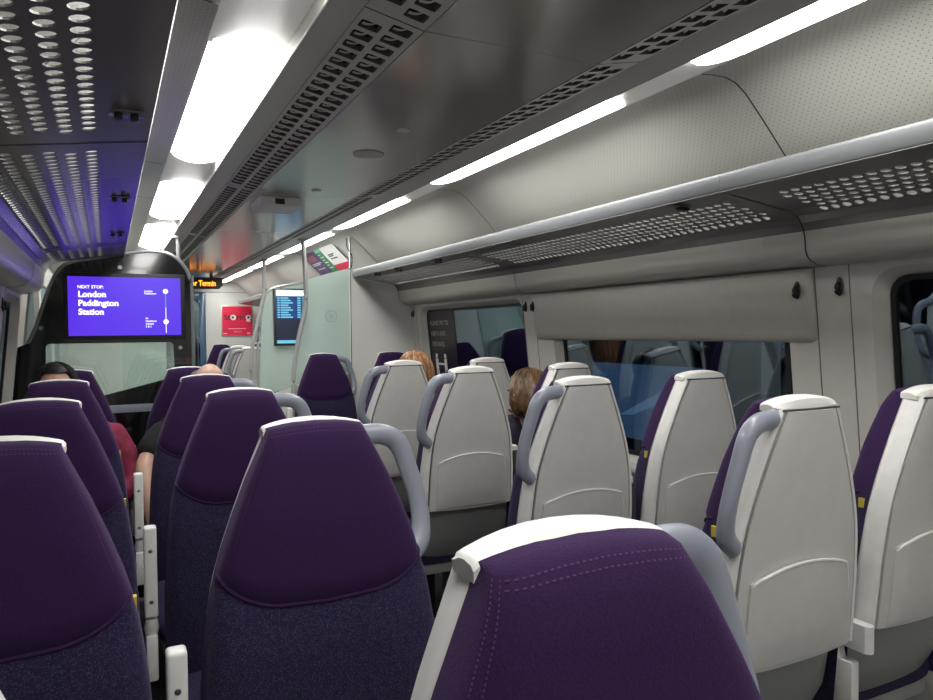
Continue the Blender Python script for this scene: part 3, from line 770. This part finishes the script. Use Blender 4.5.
def make_seat(aisle, label, group=None):
    r = root('train_seat', (0, 0, 0), label, 'seat', group)
    NA = 33
    def fab(z, a, d, ins=-.001):
        c, sn = math.cos(a), math.sin(a)
        x = (Wd(z)-ins)*math.copysign(abs(c)**.35, c); y = -d*abs(sn)**.42
        return x, y
    # headrest cover
    mb = MB(); rings = []
    T = lins(0, 1, 15)+[1.0, 1.0]
    for i, t in enumerate(T):
        ring = []
        for k in range(NA):
            a = PI*k/(NA-1); xn = math.copysign(abs(math.cos(a))**.35, math.cos(a))
            zs = seam(xn); zt = top(.085*xn)-.006
            z = zs+(zt-zs)*t
            d = lerp([(0, .062), (.08, .074), (.5, .070), (.86, .056), (.93, .048), (1, .036)], t)
            if i == 15: d = .020; z += .004
            if i == 16: d = .0; z += .0055
            x, y = fab(min(z, 1.205), a, d)
            ring.append((x, y*(d+.008)/max(d, .001)+ly(z)+(.012 if i < 15 else .010), z) if i < 15 else (x, y+ly(z)+.010, z))
        rings.append(ring)
    mb.loft(rings, closed=False, caps=False)
    h = link('headrest_cover', mb, 'purple', r, smooth=60)
    # stitched double seam along the edges and the top
    def dash(mb, p, q, n):
        p, q, n = Vector(p), Vector(q), Vector(n); d = (q-p); w = n.cross(d).normalized()*.0007
        mb.add([p-w+n*.001, q-w+n*.001, q+w+n*.001, p+w+n*.001], [[0, 1, 2, 3]])
    def onring(i, x):
        R_ = rings[i]
        for p, q in zip(R_, R_[1:]):
            if (p[0]-x)*(q[0]-x) <= 0 and p[0] != q[0] and min(p[1], q[1]) < max(v[1] for v in R_)-.008:
                t = (x-p[0])/(q[0]-p[0]); return Vector(p).lerp(Vector(q), t)
        return None
    for sgn in (-1, 1):
        for xo in (.95, .983):
            mb = MB()
            for i in range(3, 14):
                p, q = onring(i, sgn*xo*max(v[0] for v in rings[i])), onring(i+1, sgn*xo*max(v[0] for v in rings[i+1]))
                if p is None or q is None: continue
                for k in range(5): dash(mb, p.lerp(q, k/5), p.lerp(q, (k+.55)/5), (sgn*.75, -.66, 0))
            link('stitching', mb, 'stitch', h, smooth=False)
    for f_ in (.18, .50):
        mb = MB(); wa_, wb_ = max(v[0] for v in rings[14])*.93, max(v[0] for v in rings[13])*.93
        pts = [(onring(14, wa_*x), onring(13, wb_*x)) for x in lins(-1, 1, 61)]; pts = [a.lerp(b, f_) for a, b in pts if a is not None and b is not None]
        for p, q in zip(pts[::2], pts[1::2]): dash(mb, p, q, (0, -.8, .6))
        link('stitching', mb, 'stitch', h, smooth=False)
    mb = MB(); pts = []
    for k in range(1, NA-1):
        a = PI*k/(NA-1); xn = math.copysign(abs(math.cos(a))**.35, math.cos(a)); z = seam(xn); x, y = fab(z, a, .064); pts.append((x, y*.072/.064+ly(z)+.010, z))
    mb.tube(pts, .0032, 6); link('piping', mb, 'purple', h)
    # lower backrest cover
    mb = MB(); rings = []
    for t in lins(0, 1, 12):
        ring = []
        for k in range(NA):
            a = PI*k/(NA-1); xn = math.copysign(abs(math.cos(a))**.35, math.cos(a)); zs = seam(xn)
            z = .40+(zs-.40)*t
            d = lerp([(0, .07), (.15, .085), (.5, .088), (.9, .076), (1, .060)], t)
            x, y = fab(z, a, d); y += .012*math.exp(-(xn/.5)**2)*math.sin(PI*t)
            ring.append((x, y*(d+.012)/d+ly(z)+.012, z))
        rings.append(ring)
    mb.loft(rings, closed=False, caps=False); link('backrest_cover', mb, 'navy', r, smooth=60)
    # white moulded shell: rim and back with a seam groove
    mb = MB(); rings = []
    for z in lins(.64, 1.204, 26):
        w, b = Wd(z), WB(z); y = ly(z)
        half = [(w-.006, .000), (w-.003, .009), (w-.0002, .013), (w-.10*(w-b), .026), (w-.5*(w-b), .045), (b+.005, .055), (b+.001, .060), (b-.005, .058), (b-.0065, .050), (b-.0115, .050)]
        ring = [(x, y+q, z) for x, q in half]+[(-x, y+q, z) for x, q in half[::-1]]
        rings.append(ring)
    n = len(rings[0]); mb.loft(rings, closed=True, caps=True)
    link('shell', mb, 'white', r, smooth=50)
    # thin dark gap line around the back board
    mb = MB()
    for sgn in (1, -1): mb.tube([(sgn*(WB(z)-.009), ly(z)+.051, z) for z in lins(.66, 1.198, 20)], .0028, 6)
    mb.tube([(x, ly(1.2)+.0585, 1.199) for x in lins(-WB(1.2)-.004, WB(1.2)+.004, 9)], .0024, 6)
    link('seam_gap', mb, 'groove', r)
    # back board
    def zb(xn): return .640-.006*(1-xn*xn)
    mb = MB()
    def bp(z, xn, t): 
        zz = zb(xn)+(z-.64)*(1.196-zb(xn))/(1.196-.64)
        w = WB(zz)-.012
        return (w*xn, ly(zz)+.0605+.006*(1-xn**4)-t, zz)
    mb.slab(bp, lins(.64, 1.196, 24), lins(-1, 1, 15), .010); bb = link('back_board', mb, 'panel', r, smooth=50)
    # magazine pocket with raised arched lip
    def pz(xn): return .868-.030*abs(xn)**2.2
    mb = MB()
    def pk(t, xn, th):
        z = .648+(pz(xn)-.648)*t; w = WB(z)*.80
        d = .069+.012*(1-(xn)**6)*lerp([(0, .3), (.25, .9), (.6, 1), (1, .85)], t)
        return (w*xn, ly(z)+d-th, z)
    mb.slab(lambda t, xn, th: pk(t, xn, th), lins(0, 1, 14), lins(-1, 1, 17), .010); pkt = link('magazine_pocket', mb, 'panel', r, smooth=50)
    mb = MB(); pts = [pk(1, xn, .001) for xn in lins(-1, 1, 19)]
    pts = [pk(.35, -1, .003), pk(.8, -1, .002)]+pts[1:-1]+[pk(.97, 1, .002)]
    mb.tube(pts, [.002, .0028]+[.0032]*17+[.002], 6, up=(0, 1, 0)); link('pocket_lip', mb, 'lip', pkt)
    # white cap on top
    mb = MB(); rings = []
    for x in (-.0965, -.095, -.092, -.085, -.07, -.05, -.025, 0, .025, .05, .07, .085, .092, .095, .0965):
        e = max(0, abs(x)-.092)/.0045; zt = top(x)+.003-.003*e; zl = 1.193+.002*e
        yb, yf = .060-.012*(abs(x)/.096)**2-.003*e, .003+.002*e
        rings.append([(x, yf, zl), (x, yf, zt-.005), (x, yf+.005, zt-.001), (x, .022, zt+.0005), (x, yb-.012, zt-.001), (x, yb-.004, zt-.005), (x, yb, zl+.010), (x, yb-.003, zl)])
    mb.loft(rings); link('top_cap', mb, 'lip', r, smooth=32)
    # lower rear cover, cushion, pan, legs
    mb = MB(); rings = []
    for z, y, d in ((.642, .0, .048), (.60, -.005, .042), (.5, -.02, .03), (.42, -.05, .02), (.36, -.10, .012)):
        w = lerp([(.36, .19), (.5, .215), (.642, .21)], z)
        rings.append([(w*c, ly(z)*.6+y+d*(1-abs(c)**3)-.02, z) for c in lins(-1, 1, 13)]+[(w*c, ly(z)-.05, z) for c in lins(1, -1, 5)])
    mb.loft(rings); link('rear_skirt', mb, 'darkgrey', r, smooth=50)
    mb = MB(); rings = []
    for y, zt, w in ((-.10, .455, .205), (-.14, .465, .222), (-.30, .468, .230), (-.46, .472, .230), (-.53, .462, .226), (-.56, .440, .215), (-.565, .41, .205)):
        zl = .385
        rings.append([(w*math.copysign(abs(math.cos(2*PI*k/24))**.35, math.cos(2*PI*k/24)), y, (zt+zl)/2+(zt-zl)/2*math.copysign(abs(math.sin(2*PI*k/24))**.45, math.sin(2*PI*k/24))) for k in range(24)])
    mb.loft(rings); link('seat_cushion', mb, 'navy', r, smooth=60)
    mb = MB(); mb.box(-.21, .21, -.54, -.11, .335, .386, .012); link('seat_pan', mb, 'darkgrey', r)
    for yy in (-.46, -.20):
        mb = MB(); mb.box(-.03, .03, yy-.025, yy+.025, .02, .338, .006); mb.box(-.05, .05, yy-.04, yy+.04, .0, .022, .006); link('leg', mb, 'pad', r)
    mb = MB(); mb.box(Wd(.94)-.004, Wd(.94)+.0025, ly(.94)-.012, ly(.94)+.002, .925, .952); link('yellow_tag', mb, 'yellow', r, smooth=False)
    if aisle:
        c = .024
        path = [(.066, .028, 1.181), (.106, .044, 1.181), (.156, .054, 1.177), (.190, .057, 1.154), (.212, .055, 1.097), (.229, .050, 1.035), (.233, .042, .985), (.222, .031, .945), (.188, .020, .915)]
        rad = [.016, .0165, .0165, .0165, .0155, .0150, .0155, .0175, .016]
        mb = MB(); mb.tube(path, rad, 14, smooth=6, flat=1.3, up=(0, 1, 0)); link('grab_handle', mb, 'handle', r, smooth=60)
        # folded armrest between the pair
        mb = MB(); x = -.259
        for (dz0, dz1) in ((.615, .865),):
            mb.box(x-.0165, x+.0165, -.098, -.062, dz0, dz1, .008, seg=3)
        ab = link('armrest', mb, 'white', r)
        mb = MB(); mb.box(x-.0145, x+.0145, -.063, -.044, .63, .845, .007); link('armrest_pad', mb, 'pad', ab)
        for zz in (.80, .66):
            mb = MB(); mb.disc((x, -.0975, zz), .0055, -.0015, 'y', 12); link('screw', mb, 'screw', ab)
        mb = MB(); mb.tube([(x, -.08, .61), (x, -.075, .585), (x, -.065, .56)], [.014, .019, .016], 12); mb.box(x-.015, x+.015, -.10, -.02, .44, .565, .008); link('armrest_hinge', mb, 'white', r)
        mb = MB(); mb.loft([[(x+a, b, z) for a, b in ((-.014, -.05), (.014, -.05), (.014, .012), (.006, .022), (-.006, .022), (-.014, .012))] for z in (.60, .655, .665)]); link('hinge_bracket', mb, 'white', r)
    return r

def copy_tree(o, parent=None):
    c = o.copy(); COL.objects.link(c); c.parent = parent
    for ch in o.children: copy_tree(ch, c)
    return c
protoA = make_seat(True, 'x'); protoW = make_seat(False, 'x')
used = set()
def seat(aisle, x, y, rot, label, group, tilt=0):
    p = protoA if aisle else protoW
    o = p if aisle not in used else copy_tree(p)
    used.add(aisle)
    o.location = (x, y, 0); o.rotation_euler = (0, 0, rot); o.scale = (1, 1, .9915 if x < 0 else 1.005); o['label'] = label; o['group'] = group
    return o
GL, GR, GF = 'purple seats facing the camera', 'white-backed seats facing away', 'seats around the doorway and beyond'
seat(True, -.497, .482, 0, 'purple seat in the foreground with thick white cap, nearest to the camera', GL)
seat(True, -.491, 1.352, 0, 'broad purple aisle seat directly behind the foreground seat, grey handle on it', GL)
seat(True, -.491, 2.204, 0, 'purple aisle seat third from the camera, in front of the bald man\'s seat row', GL)
seat(True, -.491, 3.04, 0, 'purple aisle seat hiding the bald man\'s face', GL)
seat(True, -.491, 3.78, 0, 'purple aisle seat the man in black leans back on', GL)
seat(False, -1.003, .46, 0, 'window seat showing only a white edge in the bottom left corner', GL)
seat(False, -1.003, 1.34, 0, 'large purple window seat cut off by the left picture edge, nearest full one', GL)
seat(False, -1.003, 2.13, 0, 'purple window seat second from the camera with dark upper half', GL)
seat(False, -1.003, 3.0, 0, 'purple window seat hiding the lower face of the dark-haired woman', GL)
seat(False, -1.003, 3.84, 0, 'purple window seat behind the dark-haired woman, against the black partition', GL)
for y, lab in ((1.105, 'large white-backed aisle seat with grey handle below the beige panel'), (1.905, 'white-backed aisle seat right of the person with brown hair'),
               (2.690, 'white-backed aisle seat in the middle of the picture, grey seat skirt visible below'), (3.455, 'white-backed aisle seat with ginger hair showing beside its cap')):
    seat(True, .505, y, PI, lab, GR)
for y, lab in ((1.120, 'white-backed window seat cut off by the right picture edge'), (1.915, 'white-backed window seat in front of the dark blue window reflection'),
               (2.715, 'white-backed window seat of the passenger with brown hair'), (3.490, 'white-backed window seat below the plum sticker window')):
    seat(False, 1.010, y, PI, lab, GR)
seat(True, .505, 4.95, 0, 'dark purple seat standing before the green glass, facing the camera', GF)
seat(False, 1.010, 4.95, 0, 'dark purple seat against the white partition, beside the plum sticker window', GF)
seat(True, .505, 7.80, PI, 'distant white-backed seat in the far saloon, closer to the doorway', GF)
seat(True, .505, 8.60, PI, 'distant white-backed seat with hollow handle in the far saloon, farther one', GF)
seat(True, .505, 10.05, 0, 'distant purple seat below the red poster', GF)
seat(False, 1.010, 7.80, PI, 'far saloon window seat behind the departures display', GF)
seat(False, 1.010, 8.60, PI, 'far saloon window seat, second behind the departures display', GF)
seat(False, 1.010, 10.05, 0, 'far saloon corner seat beneath the end of the rack', GF)

# ------------------------------------------------------------------ people
def skin_mesh(joints, bones, sub=2):
    names = list(joints); me = bpy.data.meshes.new('tmp')
    me.from_pydata([joints[n][0] for n in names], [(names.index(a), names.index(b)) for a, b in bones], [])
    o = bpy.data.objects.new('tmp', me); COL.objects.link(o)
    o.modifiers.new('s', 'SKIN'); 
    if not me.skin_vertices: 
        try: me.skin_vertices.new()
        except Exception: pass
    for i, n in enumerate(names):
        rr = joints[n][1]; rr = rr if isinstance(rr, tuple) else (rr, rr)
        me.skin_vertices[0].data[i].radius = rr
    me.skin_vertices[0].data[0].use_root = True
    md = o.modifiers.new('b', 'SUBSURF'); md.levels = sub; md.render_levels = sub
    dg = bpy.context.evaluated_depsgraph_get(); dg.update()
    out = bpy.data.meshes.new_from_object(o.evaluated_get(dg)); bpy.data.objects.remove(o); return out

def make_person(loc, rot, label, skin, top, hair, hairm, hp, lean=(0, 0), nod=0., turn=0., roll=0., bare=True, armx=None):
    """seated figure, faces local -y; hp = head centre (local)"""
    r = root('person', (0, 0, 0), label, 'person')
    hpv = Vector(hp); lx, lyy = lean
    nk = hpv+Vector((-lx*.05, .03, -.135))
    ch = Vector((lx*.75, -.215+lyy*.7, .88)); wa = Vector((lx*.3, -.252+lyy*.3, .69)); pe = Vector((0, -.278, .585))
    sl = ch+Vector((.165, .01, .045)); sr = ch+Vector((-.165, .01, .045))
    arm = armx or {}
    el = Vector(arm.get('el', (.235+lx*.6, -.20, .72))); er = Vector(arm.get('er', (-.235+lx*.6, -.20, .72)))
    wl = Vector(arm.get('wl', (.12, -.40, .62))); wr = Vector(arm.get('wr', (-.12, -.40, .62)))
    J = {'pelvis': (pe, (.13, .10)), 'waist': (wa, (.125, .095)), 'chest': (ch+Vector((0, .012, -.02)), (.115, .07)), 'neckb': (ch+Vector((0, .015, .10)), (.050, .048)), 'neck': (nk, (.05, .05)), 'skull': (hpv+Vector((0, 0, -.03)), .045),
         'shl': (sl+Vector((0, .005, -.022)), .034), 'shr': (sr+Vector((0, .005, -.022)), .034), 'ell': (el, .040), 'elr': (er, .040), 'wrl': (wl, (.026, .022)), 'wrr': (wr, (.026, .022)),
         'hil': ((.09, -.27, .568), .085), 'hir': ((-.09, -.27, .568), .085), 'knl': ((.11, -.62, .56), .058), 'knr': ((-.11, -.62, .56), .058),
         'anl': ((.11, -.64, .10), .036), 'anr': ((-.11, -.64, .10), .036), 'tol': ((.12, -.78, .045), .034), 'tor': ((-.12, -.78, .045), .034)}
    for k, w, sg in (('l', wl, -1), ('r', wr, 1)):
        e = el if k == 'l' else er; d = (w-e).normalized(); J['pa'+k] = (w+d*.05, (.036, .018))
    Bn = [('pelvis', 'waist'), ('waist', 'chest'), ('chest', 'neckb'), ('neckb', 'neck'), ('neck', 'skull'), ('chest', 'shl'), ('chest', 'shr'), ('shl', 'ell'), ('shr', 'elr'), ('ell', 'wrl'), ('elr', 'wrr'), ('wrl', 'pal'), ('wrr', 'par'),
          ('pelvis', 'hil'), ('pelvis', 'hir'), ('hil', 'knl'), ('hir', 'knr'), ('knl', 'anl'), ('knr', 'anr'), ('anl', 'tol'), ('anr', 'tor')]
    mb = MB(); me = skin_mesh(J, Bn); mb.mesh(me); bpy.data.meshes.remove(me)
    # fingers: four unequal bent chains and a thumb from the side of each palm
    for k, w, sg in (('l', wl, -1), ('r', wr, 1)):
        e = el if k == 'l' else er; d = (w-e).normalized(); side = d.cross(Vector((0, 0, 1))).normalized(); p0 = w+d*.05; dn = Vector((0, 0, -1))
        for i, ln in enumerate((.058, .068, .064, .050)):
            b = p0+side*((i-1.5)*.018)+d*.02
            FJ = {'a': (b-d*.015, .0085), 'b': (b+d*ln*.45, .0085), 'c': (b+d*ln*.8+dn*.012, .0078), 'e': (b+d*ln*1.05+dn*.03, .0065)}
            m2 = skin_mesh(FJ, [('a', 'b'), ('b', 'c'), ('c', 'e')], 1); mb.mesh(m2); bpy.data.meshes.remove(m2)
        t0 = w+d*.025-side*(.026*sg)
        FJ = {'a': (t0, .011), 'b': (t0+d*.028-side*(.018*sg), .010), 'c': (t0+d*.055-side*(.020*sg)+dn*.012, .008)}
        m2 = skin_mesh(FJ, [('a', 'b'), ('b', 'c')], 1); mb.mesh(m2); bpy.data.meshes.remove(m2)
    # head
    HM = Matrix.Translation(hpv) @ Matrix.Rotation(turn, 4, 'Z') @ Matrix.Rotation(roll, 4, 'Y') @ Matrix.Rotation(nod, 4, 'X')
    def headfn(q):
        x, y, z = q
        if z < 0: x *= 1-.28*(-z/.115)**1.3; 
        if z < -.02 and y > 0: y *= 1-.45*min(1, (-z-.02)/.09)
        if y < -.05 and abs(z) < .09: y += .008*(1-abs(x)/.075)
        if y < -.04: y -= .020*math.exp(-((x/.013)**2+((z+.022)/.022)**2)); y += .008*math.exp(-(((abs(x)-.032)/.016)**2+((z-.008)/.014)**2)); y -= .006*math.exp(-(((x)/.028)**2+((z+.065)/.012)**2)); y -= .008*math.exp(-((x/.022)**2+((z+.102)/.016)**2))
        return HM @ Vector((x, y, z))
    mb.ball((0, 0, 0), (.075, .095, .118), 0, 36, headfn)
    for sg in (1, -1):
        mb.ball((0, 0, 0), (.010, .020, .031), 0, 12, lambda q: HM @ (q+Vector((sg*.077, .012, -.012))))
        mb.ball((0, 0, 0), (.0115, .009, .0075), 1, 10, lambda q: HM @ (q+Vector((sg*.031, -.0765, .006))))
        mb.ball((0, 0, 0), (.0052, .004, .0052), 2, 8, lambda q: HM @ (q+Vector((sg*.031, -.0835, .006))))
        mb.ball((0, 0, 0), (.020, .006, .004), 4, 8, lambda q: HM @ (q+Vector((sg*.031, -.085, .026))))
    mb.ball((0, 0, 0), (.024, .007, .007), 3, 10, lambda q: HM @ (q+Vector((0, -.088, -.064))))
    bd = link('body', mb, [skin, 'eyewhite', 'eye', 'lips', hairm], r, smooth=60, world=False)
    # clothes: a second, slightly fuller skin that stops at neckline, sleeve end and waist
    se = lambda a, b, t: a+(b-a)*t
    ce = 1. if not bare else .78
    CJ = {'waist': (wa, (.145, .112)), 'hip': (pe+Vector((0, 0, .02)), (.148, .118)), 'chest': (ch, (.172, .122)), 'neckb': (ch+Vector((0, .012, .095)), (.090, .082)),
          'shl': (sl, .066), 'shr': (sr, .066), 'ell': (se(sl, el, ce), .058 if bare else .054), 'elr': (se(sr, er, ce), .058 if bare else .054)}
    CB = [('waist', 'hip'), ('waist', 'chest'), ('chest', 'neckb'), ('chest', 'shl'), ('chest', 'shr'), ('shl', 'ell'), ('shr', 'elr')]
    if not bare:
        CJ['wrl'] = (wl, .036); CJ['wrr'] = (wr, .036); CB += [('ell', 'wrl'), ('elr', 'wrr')]
    me = skin_mesh(CJ, CB); mb = MB(); mb.mesh(me); link('shirt', mb, top, r, smooth=60, world=False); bpy.data.meshes.remove(me)
    TJ = {k: (Vector(J[k][0]), (J[k][1] if isinstance(J[k][1], tuple) else (J[k][1],)*2)) for k in ('pelvis', 'hil', 'hir', 'knl', 'knr', 'anl', 'anr')}
    TJ = {k: (v[0], (v[1][0]+.014, v[1][1]+.014)) for k, v in TJ.items()}
    me = skin_mesh(TJ, [('pelvis', 'hil'), ('pelvis', 'hir'), ('hil', 'knl'), ('hir', 'knr'), ('knl', 'anl'), ('knr', 'anr')]); mb = MB(); mb.mesh(me); link('trousers', mb, 'trouser', r, smooth=60, world=False); bpy.data.meshes.remove(me)
    # hair
    mb = MB()
    if hair:
        rnd = random.Random(len(label))
        def hairfn(q):
            x, y, z = q; a = math.atan2(x, y)
            if hair == 'bun' and y < -.03 and z < .075: y = max(y, -.045)
            if hair in ('bob', 'long'):
                if z < 0: z *= 1.55 if hair == 'bob' else 2.0; x *= 1.04
                if y < -.03 and z < .045: y = max(y, -.035)
            if hair == 'wavy':
                f = 1+.05*math.sin(9*a+z*40)+.04*math.sin(17*a-z*60); x *= f; y *= f
                if y < -.03 and z < .05: y = max(y, -.04)
                if z < 0: z *= 1.1
            if hair == 'crop':
                if y < 0.0: y = max(y, 0.0)
                if z > .06: z = .06
            g = .003*math.sin(26*a)
            return HM @ Vector((x*(1+g*4), y*(1+g*3)+.008, z+.012))
        hx = .098 if hair == 'bob' else .092
        mb.ball((0, 0, 0), (hx, .106, .118), 0, 48, hairfn)
        # strands over the shell
        for i in range(90):
            a = rnd.uniform(-2.2, 2.2); pts = []
            for t in lins(.06, 1, 8):
                th = t*(1.75 if hair != 'crop' else 1.5)
                p = Vector((hx*math.sin(th)*math.sin(a), .107*math.sin(th)*math.cos(a), .119*math.cos(th)))
                if hair == 'crop' and p.z > .05: continue
                q = hairfn(p*1.012); pts.append(q)
            if len(pts) > 3: mb.tube(pts, [.0016+.002*math.sin(PI*k/(len(pts)-1)) for k in range(len(pts))], 5)
        link('hair', mb, hairm, r, smooth=60, world=False)
    r.location = loc; r.rotation_euler = (0, 0, rot); return r
make_person((-.998, 3.84, 0), 0, 'seated woman with black hair in a maroon top, forehead showing above a purple seat', 'skin', 'maroon', 'bun', 'hairblack', (-.05, -.225, 1.128), (.02, -.02), .12, 0, 0, False,
            {'el': (.262, -.31, .73), 'er': (-.20, -.30, .68), 'wl': (.10, -.50, .62), 'wr': (-.12, -.50, .62)})
make_person((-.491, 3.78, 0), 0, 'seated bald man in a black t-shirt, bare arm by the white armrest', 'skinpale', 'blacktee', 'crop', 'hairgrey', (.075, -.20, 1.118), (.02, 0), .2, 0, 0, True,
            {'er': (-.225, -.34, .80), 'wr': (-.20, -.47, .60)})
make_person((.505, 3.455, 0), PI, 'passenger with straight ginger hair and blue patterned top, seen from behind beyond a white seat', 'skinpale', 'bluepat', 'bob', 'hairginger', (-.142, -.165, 1.142), (-.09, 0), .1, .1, .06, False)
make_person((.995, 2.715, 0), PI, 'passenger with wavy brown hair leaning over beside the dark window', 'skin', 'navycloth', 'wavy', 'hairbrown', (.090, -.17, 1.075), (.05, -.03), .3, .12, -.45, False)

# ------------------------------------------------------------------ camera, world, colour
f = 720.
cam_d = bpy.data.cameras.new('camera'); cam = bpy.data.objects.new('camera', cam_d); COL.objects.link(cam)
cam_d.sensor_fit = 'HORIZONTAL'; cam_d.sensor_width = 36; cam_d.lens = f/933*36; cam_d.clip_start = .02
d = Vector((108-466.5, -(334-350), -f)).normalized()
k_ = .010; b_ = -(-k_*d.x+d.y)/d.z; up = Vector((-k_, 1, b_)).normalized(); xr = d.cross(up)
R = Matrix((xr, d, up))                     # rows: world axes in camera space
m4 = R.to_4x4(); m4.translation = (-.84, 0, 1.38); cam.matrix_world = m4
SC.camera = cam
w = bpy.data.worlds.new('world'); SC.world = w; w.use_nodes = True
w.node_tree.nodes['Background'].inputs[0].default_value = (.10, .12, .15, 1); w.node_tree.nodes['Background'].inputs[1].default_value = .25
SC.view_settings.view_transform = 'Standard'; SC.view_settings.look = 'None'; SC.view_settings.gamma = 1; SC.view_settings.use_curve_mapping = False
SC.view_settings.exposure = 0.0
SC.cycles.use_denoising = True
SC.cycles.max_bounces = 10
SC.cycles.transparent_max_bounces = 16
